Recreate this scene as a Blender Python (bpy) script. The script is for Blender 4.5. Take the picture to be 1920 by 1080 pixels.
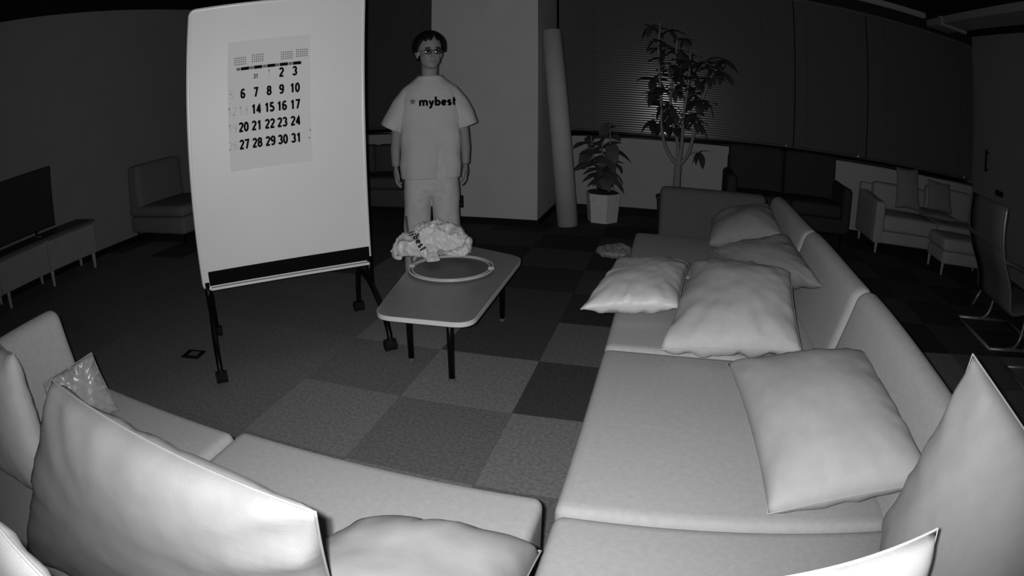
import bpy, bmesh, math, random
from mathutils import Vector, Matrix, noise
from mathutils.bvhtree import BVHTree
R = math.radians
random.seed(11)
for o in list(bpy.data.objects):
    bpy.data.objects.remove(o)
SC = bpy.context.scene
COL = SC.collection
PI = math.pi

# ------------------------------------------------------------------ camera
CH = 1.251                      # lens height above the carpet
cd = bpy.data.cameras.new('camera')
cam = bpy.data.objects.new('camera', cd)
COL.objects.link(cam)
cam.location = (0, 0, CH)
cam.rotation_euler = (R(90 - 19.107), 0, R(14.984))
cd.type = 'PANO'
cd.sensor_width = 36
cd.sensor_fit = 'HORIZONTAL'
cd.clip_start = 0.02
cd.clip_end = 60
cy = cd
cy.panorama_type = 'FISHEYE_LENS_POLYNOMIAL'
cy.fisheye_fov = R(170)
cy.fisheye_polynomial_k0 = 0.0
cy.fisheye_polynomial_k1 = -4.74750953e-02
cy.fisheye_polynomial_k2 = -1.92188843e-04
cy.fisheye_polynomial_k3 = 1.25838036e-05
cy.fisheye_polynomial_k4 = -9.29475831e-07
SC.camera = cam

# ------------------------------------------------------------------ light: the pet camera's two infrared LEDs, beside and just under its lens
w = bpy.data.worlds.new('night')
SC.world = w
w.use_nodes = True
w.node_tree.nodes['Background'].inputs[0].default_value = (0.5, 0.5, 0.5, 1)
w.node_tree.nodes['Background'].inputs[1].default_value = 0.0005
cm = cam.rotation_euler.to_matrix()
def led(name, dx, dy, power, size=162):
    l = bpy.data.lights.new(name, 'SPOT')
    l.energy = power
    l.spot_size = R(size)
    l.spot_blend = 1.0
    l.shadow_soft_size = 0.006
    o = bpy.data.objects.new(name, l)
    COL.objects.link(o)
    o.location = cam.location + cm @ Vector((dx, dy, 0.0))
    o.rotation_euler = (R(90 - 1), 0, R(14.984))
    return o
led('infrared_led', -0.032, 0.012, 88)
led('infrared_led', -0.020, 0.012, 30)
SC.view_settings.view_transform = 'Standard'
SC.view_settings.look = 'None'
SC.view_settings.gamma = 1
SC.view_settings.use_curve_mapping = False
SC.view_settings.exposure = 0.0

# ------------------------------------------------------------------ materials
MATS = {}
def mat(name, v, rough=0.8, spec=0.3, metal=0.0, nscale=0, namp=0.0, bump=0.0, bscale=200, trans=0.0, alpha=1.0, rnd=0.0, sheen=0.0, coat=0.0):
    if name in MATS:
        return MATS[name]
    m = bpy.data.materials.new(name)
    m.use_nodes = True
    nt = m.node_tree
    b = nt.nodes['Principled BSDF']
    b.inputs['Base Color'].default_value = (v, v, v, 1)
    b.inputs['Roughness'].default_value = rough
    b.inputs['Specular IOR Level'].default_value = spec
    b.inputs['Metallic'].default_value = metal
    b.inputs['Transmission Weight'].default_value = trans
    b.inputs['Alpha'].default_value = alpha
    b.inputs['Coat Weight'].default_value = coat
    tc = nt.nodes.new('ShaderNodeTexCoord')
    src = None
    if namp > 0:
        n = nt.nodes.new('ShaderNodeTexNoise')
        n.inputs['Scale'].default_value = nscale
        n.inputs['Detail'].default_value = 4
        nt.links.new(tc.outputs['Object'], n.inputs['Vector'])
        mr = nt.nodes.new('ShaderNodeMapRange')
        mr.inputs['From Min'].default_value = 0.3
        mr.inputs['From Max'].default_value = 0.7
        mr.inputs['To Min'].default_value = 1 - namp
        mr.inputs['To Max'].default_value = 1 + namp
        nt.links.new(n.outputs['Fac'], mr.inputs['Value'])
        src = mr.outputs['Result']
    if rnd > 0:
        oi = nt.nodes.new('ShaderNodeObjectInfo')
        m2 = nt.nodes.new('ShaderNodeMapRange')
        m2.inputs['To Min'].default_value = 1 - rnd
        m2.inputs['To Max'].default_value = 1 + rnd
        nt.links.new(oi.outputs['Random'], m2.inputs['Value'])
        if src is not None:
            mu = nt.nodes.new('ShaderNodeMath')
            mu.operation = 'MULTIPLY'
            nt.links.new(src, mu.inputs[0])
            nt.links.new(m2.outputs['Result'], mu.inputs[1])
            src = mu.outputs[0]
        else:
            src = m2.outputs['Result']
    if src is not None:
        mu = nt.nodes.new('ShaderNodeMath')
        mu.operation = 'MULTIPLY'
        mu.inputs[1].default_value = v
        nt.links.new(src, mu.inputs[0])
        cc = nt.nodes.new('ShaderNodeCombineColor')
        for i in range(3):
            nt.links.new(mu.outputs[0], cc.inputs[i])
        nt.links.new(cc.outputs[0], b.inputs['Base Color'])
    if bump > 0:
        n2 = nt.nodes.new('ShaderNodeTexNoise')
        n2.inputs['Scale'].default_value = bscale
        n2.inputs['Detail'].default_value = 3
        nt.links.new(tc.outputs['Object'], n2.inputs['Vector'])
        bp = nt.nodes.new('ShaderNodeBump')
        bp.inputs['Strength'].default_value = bump
        bp.inputs['Distance'].default_value = 0.004
        nt.links.new(n2.outputs['Fac'], bp.inputs['Height'])
        nt.links.new(bp.outputs['Normal'], b.inputs['Normal'])
    MATS[name] = m
    return m

M_SOFA = mat('sofa_fabric', 0.44, 0.95, 0.1, nscale=60, namp=0.05, bump=0.25, bscale=500)
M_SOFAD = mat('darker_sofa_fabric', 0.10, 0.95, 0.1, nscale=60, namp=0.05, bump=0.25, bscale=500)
M_PIL = mat('pillow_fabric', 0.46, 0.95, 0.1, nscale=30, namp=0.04, bump=0.15, bscale=500)
M_PILSHINE = mat('satin_pillow_cover', 0.66, 0.45, 0.5, nscale=30, namp=0.03, bump=0.1, bscale=120)
M_PIL2 = mat('dimmed_pillow_fabric', 0.255, 0.95, 0.1, nscale=30, namp=0.04, bump=0.15, bscale=500)  # pillow cloth with dimmer light put into its colour, offsetting the strong LEDs
M_PIL3 = mat('white_pillow_fabric', 0.74, 0.9, 0.1, nscale=30, namp=0.04, bump=0.15, bscale=500)
M_PIL2B = mat('half_dimmed_pillow_fabric', 0.30, 0.95, 0.1, nscale=30, namp=0.04, bump=0.15, bscale=500)  # same cloth, darkened a little less to offset the LED light
M_PIPE = mat('pillow_seam', 0.50, 0.9, 0.1)
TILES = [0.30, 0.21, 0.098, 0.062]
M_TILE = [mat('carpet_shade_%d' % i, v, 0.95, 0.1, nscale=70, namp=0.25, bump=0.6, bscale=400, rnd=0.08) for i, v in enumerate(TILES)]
M_SUB = mat('carpet_backing', 0.10, 0.95, 0.1)
M_WALL = mat('wall_paint', 0.36, 0.85, 0.2, nscale=3, namp=0.03)
M_WALLW = mat('white_wall_paint', 0.52, 0.85, 0.2, nscale=3, namp=0.03)
M_PILLAR = mat('pillar_paint', 0.72, 0.8, 0.2, nscale=4, namp=0.03)
M_CEIL = mat('dark_ceiling_paint', 0.03, 0.9, 0.1)
M_BEAM = mat('ceiling_beam_paint', 0.35, 0.8, 0.2)
M_BLACKB = mat('black_vinyl', 0.012, 0.7, 0.2)
M_BLIND = mat('blind_slat_enamel', 0.13, 0.20, 1.0, coat=0.0)
M_BLIND2 = mat('blind_slat_matt_enamel', 0.12, 0.5, 0.4)
M_RAIL = mat('dark_anodised_rail', 0.015, 0.12, 0.9, metal=0.0, coat=1.0)
M_NOSE = mat('polished_dark_nosing', 0.45, 0.16, 0.5, metal=1.0)
M_GLASS = mat('night_window_glass', 0.01, 0.05, 0.5)
M_BOARD = mat('whiteboard_enamel', 0.92, 0.45, 0.35, nscale=2, namp=0.02)
M_FRAME = mat('whiteboard_frame', 0.95, 0.28, 0.6)
M_PAPER = mat('calendar_paper', 0.87, 0.9, 0.1)
M_INK = mat('black_ink', 0.006, 0.9, 0.1)
M_INKF = mat('faint_red_ink', 0.78, 0.9, 0.1)
M_INKG = mat('grey_ink', 0.22, 0.9, 0.1)
M_BLK = mat('black_powder_coat', 0.004, 0.35, 0.2)
M_RUB = mat('black_rubber', 0.01, 0.8, 0.2)
M_TOP = mat('table_top_laminate', 0.24, 0.30, 0.45, nscale=20, namp=0.05)
M_EDGE = mat('table_edge_band', 0.75, 0.4, 0.4)
M_TRAYD = mat('tray_dark_disc', 0.035, 0.4, 0.3)
M_TRAYR = mat('tray_rim_steel', 0.60, 0.32, 0.6)
M_BAG = mat('white_plastic_bag', 0.78, 0.4, 0.45)
M_SHIRT = mat('white_cotton', 0.68, 0.95, 0.1, nscale=12, namp=0.03)
M_PANTS = mat('off_white_twill', 0.72, 0.95, 0.1, nscale=25, namp=0.07)
M_SKIN = mat('skin', 0.34, 0.65, 0.3)
M_SKIND = mat('lip', 0.26, 0.6, 0.3)
M_HAIR = mat('black_hair', 0.008, 0.6, 0.3)
M_SPEC = mat('spectacle_frame', 0.01, 0.4, 0.5)
M_LENS = mat('spectacle_lens', 0.9, 0.16, 1.0, trans=1.0)
M_EYE = mat('eye', 0.03, 0.4, 0.4)
M_ROLL = mat('brown_roll_paper', 0.60, 0.8, 0.2, nscale=6, namp=0.05)
M_ROLLEND = mat('roll_end_paper', 0.58, 0.8, 0.2)
M_POT = mat('planter_cement', 0.80, 0.85, 0.2, nscale=20, namp=0.06)
M_SOIL = mat('potting_soil', 0.05, 0.95, 0.1, nscale=60, namp=0.3)
M_LEAF = mat('leaf_green', 0.055, 0.5, 0.35, rnd=0.25)
M_LEAF2 = mat('rubber_leaf', 0.13, 0.5, 0.35, rnd=0.2)
M_STEM = mat('plant_stem', 0.30, 0.8, 0.2)
M_DARK = mat('dark_upholstery', 0.055, 0.9, 0.1)
M_DARK2 = mat('dark_grey_upholstery', 0.12, 0.9, 0.1)
M_LSOFA = mat('light_upholstery', 0.46, 0.95, 0.1)
M_LPIL = mat('light_cushion_cloth', 0.30, 0.95, 0.1)
M_WOOD = mat('pale_wood_leg', 0.5, 0.6, 0.3)
M_CAB = mat('sideboard_laminate', 0.38, 0.7, 0.3, nscale=8, namp=0.05)
M_CABTOP = mat('sideboard_top', 0.12, 0.6, 0.3)
M_TV = mat('tv_screen', 0.05, 0.35, 0.4)
M_TVB = mat('tv_bezel', 0.015, 0.5, 0.4)
M_LSEAT = mat('grey_armless_sofa', 0.26, 0.95, 0.1)
M_CHAIRF = mat('chair_frame_metal', 0.45, 0.4, 0.6, metal=0.6)
M_CHAIRB = mat('chair_back_leather', 0.13, 0.55, 0.35)
M_PLASTIC = mat('clear_plastic_film', 0.55, 0.2, 0.7, alpha=0.55)
M_OUT = mat('outlet_plate', 0.14, 0.5, 0.4)
M_LAMPH = mat('light_fixture_steel', 0.35, 0.5, 0.4)

# ------------------------------------------------------------------ helpers
def link(name, me, m=None, parent=None, smooth=False):
    o = bpy.data.objects.new(name, me)
    COL.objects.link(o)
    if m is not None:
        me.materials.clear()
        me.materials.append(m)
    if parent is not None:
        o.parent = parent
    if smooth:
        for p in me.polygons:
            p.use_smooth = True
    return o
def obj(name, bm, m, parent=None, smooth=False):
    bmesh.ops.recalc_face_normals(bm, faces=bm.faces)
    me = bpy.data.meshes.new(name)
    bm.to_mesh(me)
    bm.free()
    return link(name, me, m, parent, smooth)
def tag(o, label, cat, group=None, kind=None):
    o['label'] = label
    o['category'] = cat
    if group:
        o['group'] = group
    if kind:
        o['kind'] = kind
    return o
def thing(name, label, cat, loc=(0, 0, 0), rz=0, group=None):
    o = bpy.data.objects.new(name, None)
    COL.objects.link(o)
    o.location = loc
    o.rotation_euler = (0, 0, rz)
    o.empty_display_size = 0.1
    return tag(o, label, cat, group)
def struct(name, bm, m, parent=None):
    o = obj(name, bm, m, parent)
    if parent is None:
        o['kind'] = 'structure'
    return o
def box(bm, x0, x1, y0, y1, z0, z1, bev=0.0, seg=2):
    mtx = Matrix.Translation(((x0 + x1) / 2, (y0 + y1) / 2, (z0 + z1) / 2)) @ Matrix.Diagonal((x1 - x0, y1 - y0, z1 - z0, 1))
    r = bmesh.ops.create_cube(bm, size=1, matrix=mtx)
    if bev > 0:
        es = set()
        for v in r['verts']:
            es.update(v.link_edges)
        bmesh.ops.bevel(bm, geom=list(es), offset=bev, segments=seg, affect='EDGES', profile=0.5)
    return bm
def B(*a, **k):
    return box(bmesh.new(), *a, **k)
def rbox(x0, x1, y0, y1, z0, z1, r=0.05, n=10, crown=0.0, fn=None):
    """upholstery block: rounded box, crowned top, then a free deformation"""
    bm = bmesh.new()
    bmesh.ops.create_cube(bm, size=2)
    bmesh.ops.subdivide_edges(bm, edges=bm.edges[:], cuts=n, use_grid_fill=True)
    hx, hy, hz = (x1 - x0) / 2, (y1 - y0) / 2, (z1 - z0) / 2
    c = Vector(((x0 + x1) / 2, (y0 + y1) / 2, (z0 + z1) / 2))
    def warp(t, h):
        # concentrate loops at the rounded rims
        a = abs(t)
        k = max(0.0, (h - r) / h)
        brk = 0.55
        if a < brk:
            q = a / brk * k
        else:
            q = k + (a - brk) / (1 - brk) * (1 - k)
        return math.copysign(q * h, t)
    for v in bm.verts:
        p = Vector((warp(v.co.x, hx), warp(v.co.y, hy), warp(v.co.z, hz)))
        q = Vector((max(-hx + r, min(hx - r, p.x)), max(-hy + r, min(hy - r, p.y)), max(-hz + r, min(hz - r, p.z))))
        dlt = p - q
        if dlt.length > 1e-9:
            p = q + dlt.normalized() * r * min(1.0, max(abs(dlt.x), abs(dlt.y), abs(dlt.z)) / r)
        if crown and p.z > 0:
            p.z += crown * (1 - (p.x / hx) ** 2) * (1 - (p.y / hy) ** 2)
        p = p + c
        v.co = fn(p) if fn else p
    return bm
def tube(bm, pts, rad, seg=10, cap=True, ry=None):
    """tube along a polyline; rad is a number or a list"""
    n = len(pts)
    P = [Vector(p) for p in pts]
    rs = rad if isinstance(rad, (list, tuple)) else [rad] * n
    rings = []
    prev = None
    for i in range(n):
        if i == 0:
            t = P[1] - P[0]
        elif i == n - 1:
            t = P[-1] - P[-2]
        else:
            t = (P[i + 1] - P[i]).normalized() + (P[i] - P[i - 1]).normalized()
        t.normalize()
        if prev is None:
            a = Vector((1, 0, 0)) if abs(t.x) < 0.8 else Vector((0, 1, 0))
            u = (a - t * a.dot(t)).normalized()
        else:
            u = (prev - t * prev.dot(t)).normalized()
        prev = u
        v = t.cross(u)
        k = ry if ry else 1.0
        rings.append([bm.verts.new(P[i] + (u * math.cos(2 * PI * j / seg) + v * math.sin(2 * PI * j / seg) * k) * rs[i]) for j in range(seg)])
    for i in range(n - 1):
        for j in range(seg):
            bm.faces.new((rings[i][j], rings[i][(j + 1) % seg], rings[i + 1][(j + 1) % seg], rings[i + 1][j]))
    if cap:
        bm.faces.new(rings[0][::-1])
        bm.faces.new(rings[-1])
    return bm
def T(pts, rad, seg=10, **k):
    return tube(bmesh.new(), pts, rad, seg, **k)
def curve_pts(pts, n=6):
    """Catmull-Rom through pts"""
    P = [Vector(p) for p in pts]
    P = [P[0] * 2 - P[1]] + P + [P[-1] * 2 - P[-2]]
    out = []
    for i in range(1, len(P) - 2):
        for s in range(n):
            t = s / n
            a, b, c, d = P[i - 1], P[i], P[i + 1], P[i + 2]
            out.append(0.5 * ((2 * b) + (c - a) * t + (2 * a - 5 * b + 4 * c - d) * t * t + (3 * b - a - 3 * c + d) * t ** 3))
    out.append(P[-2])
    return out
def cyl(bm, c, r, z0, z1, seg=20, r1=None):
    r1 = r if r1 is None else r1
    return tube(bm, [(c[0], c[1], z0), (c[0], c[1], z1)], [r, r1], seg)
def ellip(bm, c, s, rot=None, u=20, v=14):
    mtx = Matrix.Translation(c) @ (rot.to_4x4() if rot else Matrix.Identity(4)) @ Matrix.Diagonal((s[0], s[1], s[2], 1))
    bmesh.ops.create_uvsphere(bm, u_segments=u, v_segments=v, radius=1, matrix=mtx)
    return bm
def lathe(prof, seg=28, c=(0, 0, 0)):
    bm = bmesh.new()
    rings = []
    for r, z in prof:
        rings.append([bm.verts.new((c[0] + r * math.cos(2 * PI * j / seg), c[1] + r * math.sin(2 * PI * j / seg), c[2] + z)) for j in range(seg)])
    for i in range(len(prof) - 1):
        for j in range(seg):
            bm.faces.new((rings[i][j], rings[i][(j + 1) % seg], rings[i + 1][(j + 1) % seg], rings[i + 1][j]))
    bm.faces.new(rings[0][::-1])
    bm.faces.new(rings[-1])
    return bm
def prism(pts, z0, z1):
    bm = bmesh.new()
    lo = [bm.verts.new((x, y, z0)) for x, y in pts]
    hi = [bm.verts.new((x, y, z1)) for x, y in pts]
    n = len(pts)
    bm.faces.new(lo[::-1])
    bm.faces.new(hi)
    for i in range(n):
        bm.faces.new((lo[i], lo[(i + 1) % n], hi[(i + 1) % n], hi[i]))
    return bm
def round_poly(pts, r, n=6):
    out = []
    N = len(pts)
    for i in range(N):
        a, b, c = (Vector(pts[(i + k) % N]) for k in (-1, 0, 1))
        d0, d1 = (a - b).normalized(), (c - b).normalized()
        rr = min(r, (a - b).length * 0.45, (c - b).length * 0.45)
        for k in range(n + 1):
            t = k / n
            p = (b + d0 * rr) * (1 - t) ** 2 + b * 2 * t * (1 - t) + (b + d1 * rr) * t * t
            out.append((p.x, p.y))
    return out
TMP = bpy.data.scenes.new('workbench')
def settle(o):
    """evaluate one helper object in an otherwise empty scene and return its mesh"""
    TMP.collection.objects.link(o)
    vl = TMP.view_layers[0]
    vl.update()
    return bpy.data.meshes.new_from_object(o.evaluated_get(vl.depsgraph))
def voxel(bm, size, smooth=2, fac=0.5):
    """fuse overlapping shapes into one continuous skin"""
    bmesh.ops.recalc_face_normals(bm, faces=bm.faces)
    me = bpy.data.meshes.new('tmp')
    bm.to_mesh(me)
    bm.free()
    o = bpy.data.objects.new('tmp', me)
    md = o.modifiers.new('r', 'REMESH')
    md.mode = 'VOXEL'
    md.voxel_size = size
    if smooth:
        s = o.modifiers.new('s', 'SMOOTH')
        s.iterations = smooth
        s.factor = fac
    res = settle(o)
    bpy.data.objects.remove(o)
    bpy.data.meshes.remove(me)
    return res
def displace(me, fn):
    """move every vertex to fn(position, normal)"""
    src = [(v.co.copy(), v.normal.copy()) for v in me.vertices]
    flat = []
    for p, n in src:
        flat.extend(fn(p, n))
    me.vertices.foreach_set('co', flat)
    me.update()
def arc(cx, cy_, rx, ry, a0, a1, n=14):
    return [(cx + rx * math.cos(R(a0 + (a1 - a0) * k / n)), cy_ + ry * math.sin(R(a0 + (a1 - a0) * k / n))) for k in range(n + 1)]
SIX = [arc(.25, .31, .175, .235, 0, 360), arc(.275, .5, .20, .425, 180, 48)]
GLYPH = {
    '0': (.5, [arc(.25, .5, .175, .425, 0, 360, 24)]),
    '1': (.5, [[(.10, .74), (.21, .80), (.28, .90)], [(.29, 1.0), (.29, 0)]]),
    '2': (.5, [arc(.25, .71, .175, .215, 165, -25) + [(.075, .075)], [(.02, .075), (.46, .075)]]),
    '3': (.5, [arc(.24, .72, .165, .205, 160, -90), arc(.24, .29, .185, .215, 90, -160)]),
    '4': (.5, [[(.34, 0), (.34, .93), (.06, .29)], [(.0, .28), (.48, .28)]]),
    '5': (.5, [[(.44, .925), (.14, .925), (.10, .50)], arc(.24, .32, .185, .245, 135, -160)]),
    '6': (.5, SIX),
    '7': (.5, [[(.03, .925), (.42, .925), (.20, .0)]]),
    '8': (.5, [arc(.25, .72, .155, .205, 0, 360), arc(.25, .29, .18, .215, 0, 360)]),
    '9': (.5, [[(.5 - x, 1 - y) for x, y in l] for l in SIX]),
    'm': (.92, [[(.075, 0), (.075, .60)], arc(.25, .38, .175, .16, 180, 0, 8) + [(.425, 0)], arc(.60, .38, .175, .16, 180, 0, 8) + [(.775, 0)]]),
    'y': (.56, [[(.05, .56), (.25, .05)], [(.45, .56), (.20, -.13), (.12, -.19), (.02, -.19)]]),
    'b': (.58, [[(.075, .95), (.075, 0)], arc(.27, .285, .195, .22, 0, 360)]),
    'e': (.56, [arc(.26, .285, .195, .22, 0, 318), [(.07, .285), (.45, .285)]]),
    's': (.47, [arc(.20, .415, .135, .105, 25, 270, 10) + arc(.20, .175, .145, .115, 90, -155, 10)]),
    't': (.38, [[(.14, .82), (.14, .22)] + arc(.26, .20, .12, .125, 180, 280, 6), [(.0, .53), (.32, .53)]]),
}
def stroke_text(s, h, t=.16, gap=.06, sub=1):
    """flat lettering drawn with a round-nibbed pen of width t, capital height h, centred on the origin"""
    bm = bmesh.new()
    wid = sum(GLYPH[c][0] + gap for c in s) - gap
    x0 = -wid / 2
    for c in s:
        for line in GLYPH[c][1]:
            P = [Vector((x0 + x, y - .5)) for x, y in line]
            Q = [P[0]]
            for a, b in zip(P, P[1:]):
                m_ = max(1, int((b - a).length / .16)) if sub else 1
                Q += [a.lerp(b, k / m_) for k in range(1, m_ + 1)]
            L, Rr = [], []
            n = len(Q)
            closed = (Q[0] - Q[-1]).length < 1e-5
            for i in range(n):
                d0 = (Q[i] - Q[i - 1]) if i > 0 else ((Q[0] - Q[-2]) if closed else Q[1] - Q[0])
                d1 = (Q[i + 1] - Q[i]) if i < n - 1 else ((Q[1] - Q[0]) if closed else Q[-1] - Q[-2])
                d0, d1 = d0.normalized(), d1.normalized()
                d = (d0 + d1)
                d = d.normalized() if d.length > .2 else d1
                k = min(1.6, 1 / max(.5, d.dot(d1)))
                nn = Vector((-d.y, d.x)) * t / 2 * k
                L.append(bm.verts.new(((Q[i] + nn).x * h, (Q[i] + nn).y * h, 0)))
                Rr.append(bm.verts.new(((Q[i] - nn).x * h, (Q[i] - nn).y * h, 0)))
            for i in range(n - 1):
                bm.faces.new((L[i], Rr[i], Rr[i + 1], L[i + 1]))
        x0 += GLYPH[c][0] + gap
    return bm
def bvh_of(me):
    return BVHTree.FromPolygons([v.co.copy() for v in me.vertices], [tuple(p.vertices) for p in me.polygons])
def copy_tree(o, parent=None):
    c = o.copy()
    COL.objects.link(c)
    c.parent = parent
    for ch in list(o.children):
        copy_tree(ch, c)
    return c

# ------------------------------------------------------------------ the room
XL, XR, YB, YF, ZC = -5.34, 3.90, 6.15, -2.2, 2.62
TX, TY = -1.033, 2.4925         # a corner of the carpet tile grid
fl = struct('floor', B(XL - .1, XR + .1, YF - .1, YB + .1, -0.12, -0.006), M_SUB)
tile_me = []
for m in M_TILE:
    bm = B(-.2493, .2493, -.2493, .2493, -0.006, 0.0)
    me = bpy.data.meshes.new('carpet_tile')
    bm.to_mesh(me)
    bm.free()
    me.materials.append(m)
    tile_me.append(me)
# carpet tile shades: 0 light ... 3 nearly black; a loose chequer, darker in the far rows
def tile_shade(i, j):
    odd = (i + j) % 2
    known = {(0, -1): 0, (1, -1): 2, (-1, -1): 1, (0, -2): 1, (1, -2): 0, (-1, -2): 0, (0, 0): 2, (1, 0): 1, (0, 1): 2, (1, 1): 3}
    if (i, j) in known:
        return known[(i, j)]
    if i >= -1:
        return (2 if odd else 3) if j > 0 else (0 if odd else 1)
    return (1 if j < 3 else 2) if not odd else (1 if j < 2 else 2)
rt = random.Random(4)
cut_n = 0
for i in range(-9, 11):
    for j in range(-4, 8):
        x, y = TX + (i + .5) * .5, TY + (j + .5) * .5
        if x - .25 < XL + .0 or x + .25 > XR or y + .25 > YB:
            x0, x1, y1 = max(x - .249, XL), min(x + .249, XR), min(y + .249, YB)
            if x1 - x0 < .05 or y1 - (y - .249) < .05:
                continue
            bm = B(x0 - x, x1 - x, -.249, y1 - y, -0.006, 0.0)
            me = bpy.data.meshes.new('carpet_tile')
            bm.to_mesh(me)
            bm.free()
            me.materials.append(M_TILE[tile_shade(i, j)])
        else:
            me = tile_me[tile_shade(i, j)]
        t = bpy.data.objects.new('carpet_tile', me)
        COL.objects.link(t)
        t.location = (x, y, 0)
        t.rotation_euler = (0, 0, 0)
        t.parent = fl
struct('ceiling', B(XL - .1, XR + .1, YF - .1, YB + .3, ZC + .02, ZC + .15), M_CEIL)
struct('wall_left', B(XL - .12, XL, YF, YB + .3, 0, ZC + .02), M_WALL)
struct('wall_right', B(XR, XR + .12, YF, YB + .3, 0, ZC + .02), M_WALL)
struct('wall_front', B(XL, XR, YF - .12, YF, 0, ZC + .02), M_WALL)
struct('wall_back', B(XL, XR, YB, YB + .16, 0, 0.80), M_WALLW)
struct('trim_1', B(XL, XR, YB, YB + .16, 2.50, ZC + .02), M_CEIL)
struct('baseboard_back', B(XL, XR, YB - .012, YB, 0, .06), M_BLACKB)
struct('baseboard_left', B(XL, XL + .012, YF, YB, 0, .06), M_BLACKB)
struct('baseboard_right', B(XR - .012, XR, YF, YB, 0, .06), M_BLACKB)
# square pillar standing in front of the windows
PX0, PX1, PY = -2.185, -1.157, 5.22
struct('wall_pillar', B(PX0, PX1, PY, YB - .012, 0, ZC + .02), M_PILLAR)
struct('baseboard_pillar', B(PX0 - .012, PX1 + .012, PY - .012, YB - .02, 0, .06), M_BLACKB)
ol = thing('wall_outlet', 'small dark outlet plate low on the pale pillar, right of the person', 'outlet', (-1.905, PY - .001, .205))
obj('plate', B(-.035, .035, -.008, .0, -.06, .06, bev=.004), M_BLACKB, ol)
for dz in (-.025, .025):
    obj('socket', B(-.016, .016, -.012, -.006, dz - .014, dz + .014, bev=.003), M_OUT, ol)
# windows with sill rails behind the blinds
win = [(XL + .02, PX0 - .02), (PX1 + .02, 1.38), (1.385, 2.27), (2.275, XR - .03)]
for n, (a, b) in enumerate(win):
    wn = struct('window_%d' % (n + 1), B(a, b, YB + .12, YB + .13, .82, 2.50), M_GLASS)
    for q, (x0, x1, z0, z1) in enumerate(((a, a + .05, .82, 2.5), (b - .05, b, .82, 2.5), (a + .05, b - .05, .82, .87), (a + .05, b - .05, 2.45, 2.5))):
        obj('window_frame', B(x0, x1, YB + .09, YB + .15, z0, z1), M_RAIL, wn)
for n, (a, b) in enumerate(((XL, PX0), (PX1, XR))):
    bm = B(a, b, YB - .02, YB + .14, .80, .822)
    s = struct('trim_%d' % (n + 2), bm, M_BLACKB)
    obj('sill_nosing', T([(a, YB - .022, .815), (b, YB - .022, .815)], .020, 24), M_NOSE, s, True)
# venetian blinds
def blind(a, b, label, m, zt=2.52):
    t = thing('venetian_blind', label, 'blind', ((a + b) / 2, YB - .01, .86), group='closed venetian blinds')
    hw = (b - a) / 2
    bm = bmesh.new()
    z = .035
    while z < zt - .86 - .05:
        prof = []
        for k in range(7):
            q = (k / 6 - .5) * 2
            prof.append((.012 + .0022 * q * q + .0034 * q, z + q * .0140))   # almost shut, convex to the room
        vs = [[bm.verts.new((sx * (hw - .004), y - .020, zz)) for y, zz in prof] for sx in (-1, 1)]
        for k in range(6):
            bm.faces.new((vs[0][k], vs[1][k], vs[1][k + 1], vs[0][k + 1]))
        z += .0245
    s = obj('slats', bm, m, t, True)
    s['kind'] = 'stuff'
    obj('bottom_rail', B(-hw, hw, -.026, -.004, .0, .018, bev=.004), m, t)
    obj('headrail', B(-hw, hw, -.03, .0, zt - .86 - .05, zt - .86 - .005, bev=.003), m, t)
    for q in (-.35, .35):
        obj('ladder_cord', T([(q * 2 * hw, -.030, .01), (q * 2 * hw, -.030, zt - .9)], .0012, 5), M_BLACKB, t)
    return t
blind(win[0][0], win[0][1], 'dark blind behind the person, between whiteboard and pillar', M_BLIND2)
blind(win[1][0], win[1][1], 'closed grey blind with a bright glint, behind the tall plant', M_BLIND)
blind(win[2][0], win[2][1], 'narrow closed blind above the right half of the dark sofa', M_BLIND)
blind(win[3][0], win[3][1], 'closed blind above the pale sofa, beside the right wall', M_BLIND2)
# ceiling: linear light and dropped beam on the right
lf = thing('ceiling_light', 'long unlit strip light on the dark ceiling near the windows', 'ceiling light', (1.6, 5.78, ZC - .02))
obj('housing', B(-1.35, 1.35, -.03, .03, -.02, .04, bev=.004), M_LAMPH, lf)
obj('diffuser', B(-1.33, 1.33, -.022, .022, -.028, -.02), M_LAMPH, lf)
struct('trim_5', B(3.13, 3.46, 0.5, YB - .05, ZC - .06, ZC + .02), M_BEAM)
bm = bmesh.new()
struct('trim_6', B(3.10, 3.49, 5.62, 5.70, ZC - .09, ZC + .02), M_BEAM)
# door with a long pull handle on the right wall
dr = struct('door_1', B(XR - .03, XR - .002, 4.55, 5.95, .06, 2.35), M_WALL)
h = obj('handle', T([(XR - .075, 5.70, 1.03), (XR - .075, 5.70, 1.28)], .016, 10), M_BLACKB, dr)
for z in (1.06, 1.25):
    obj('handle_mount', T([(XR - .07, 5.70, z), (XR - .02, 5.70, z)], .008, 8), M_BLACKB, dr)
obj('lock_plate', B(XR - .045, XR - .028, 5.28, 5.46, .82, .88, bev=.004), M_BLACKB, dr)

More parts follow.
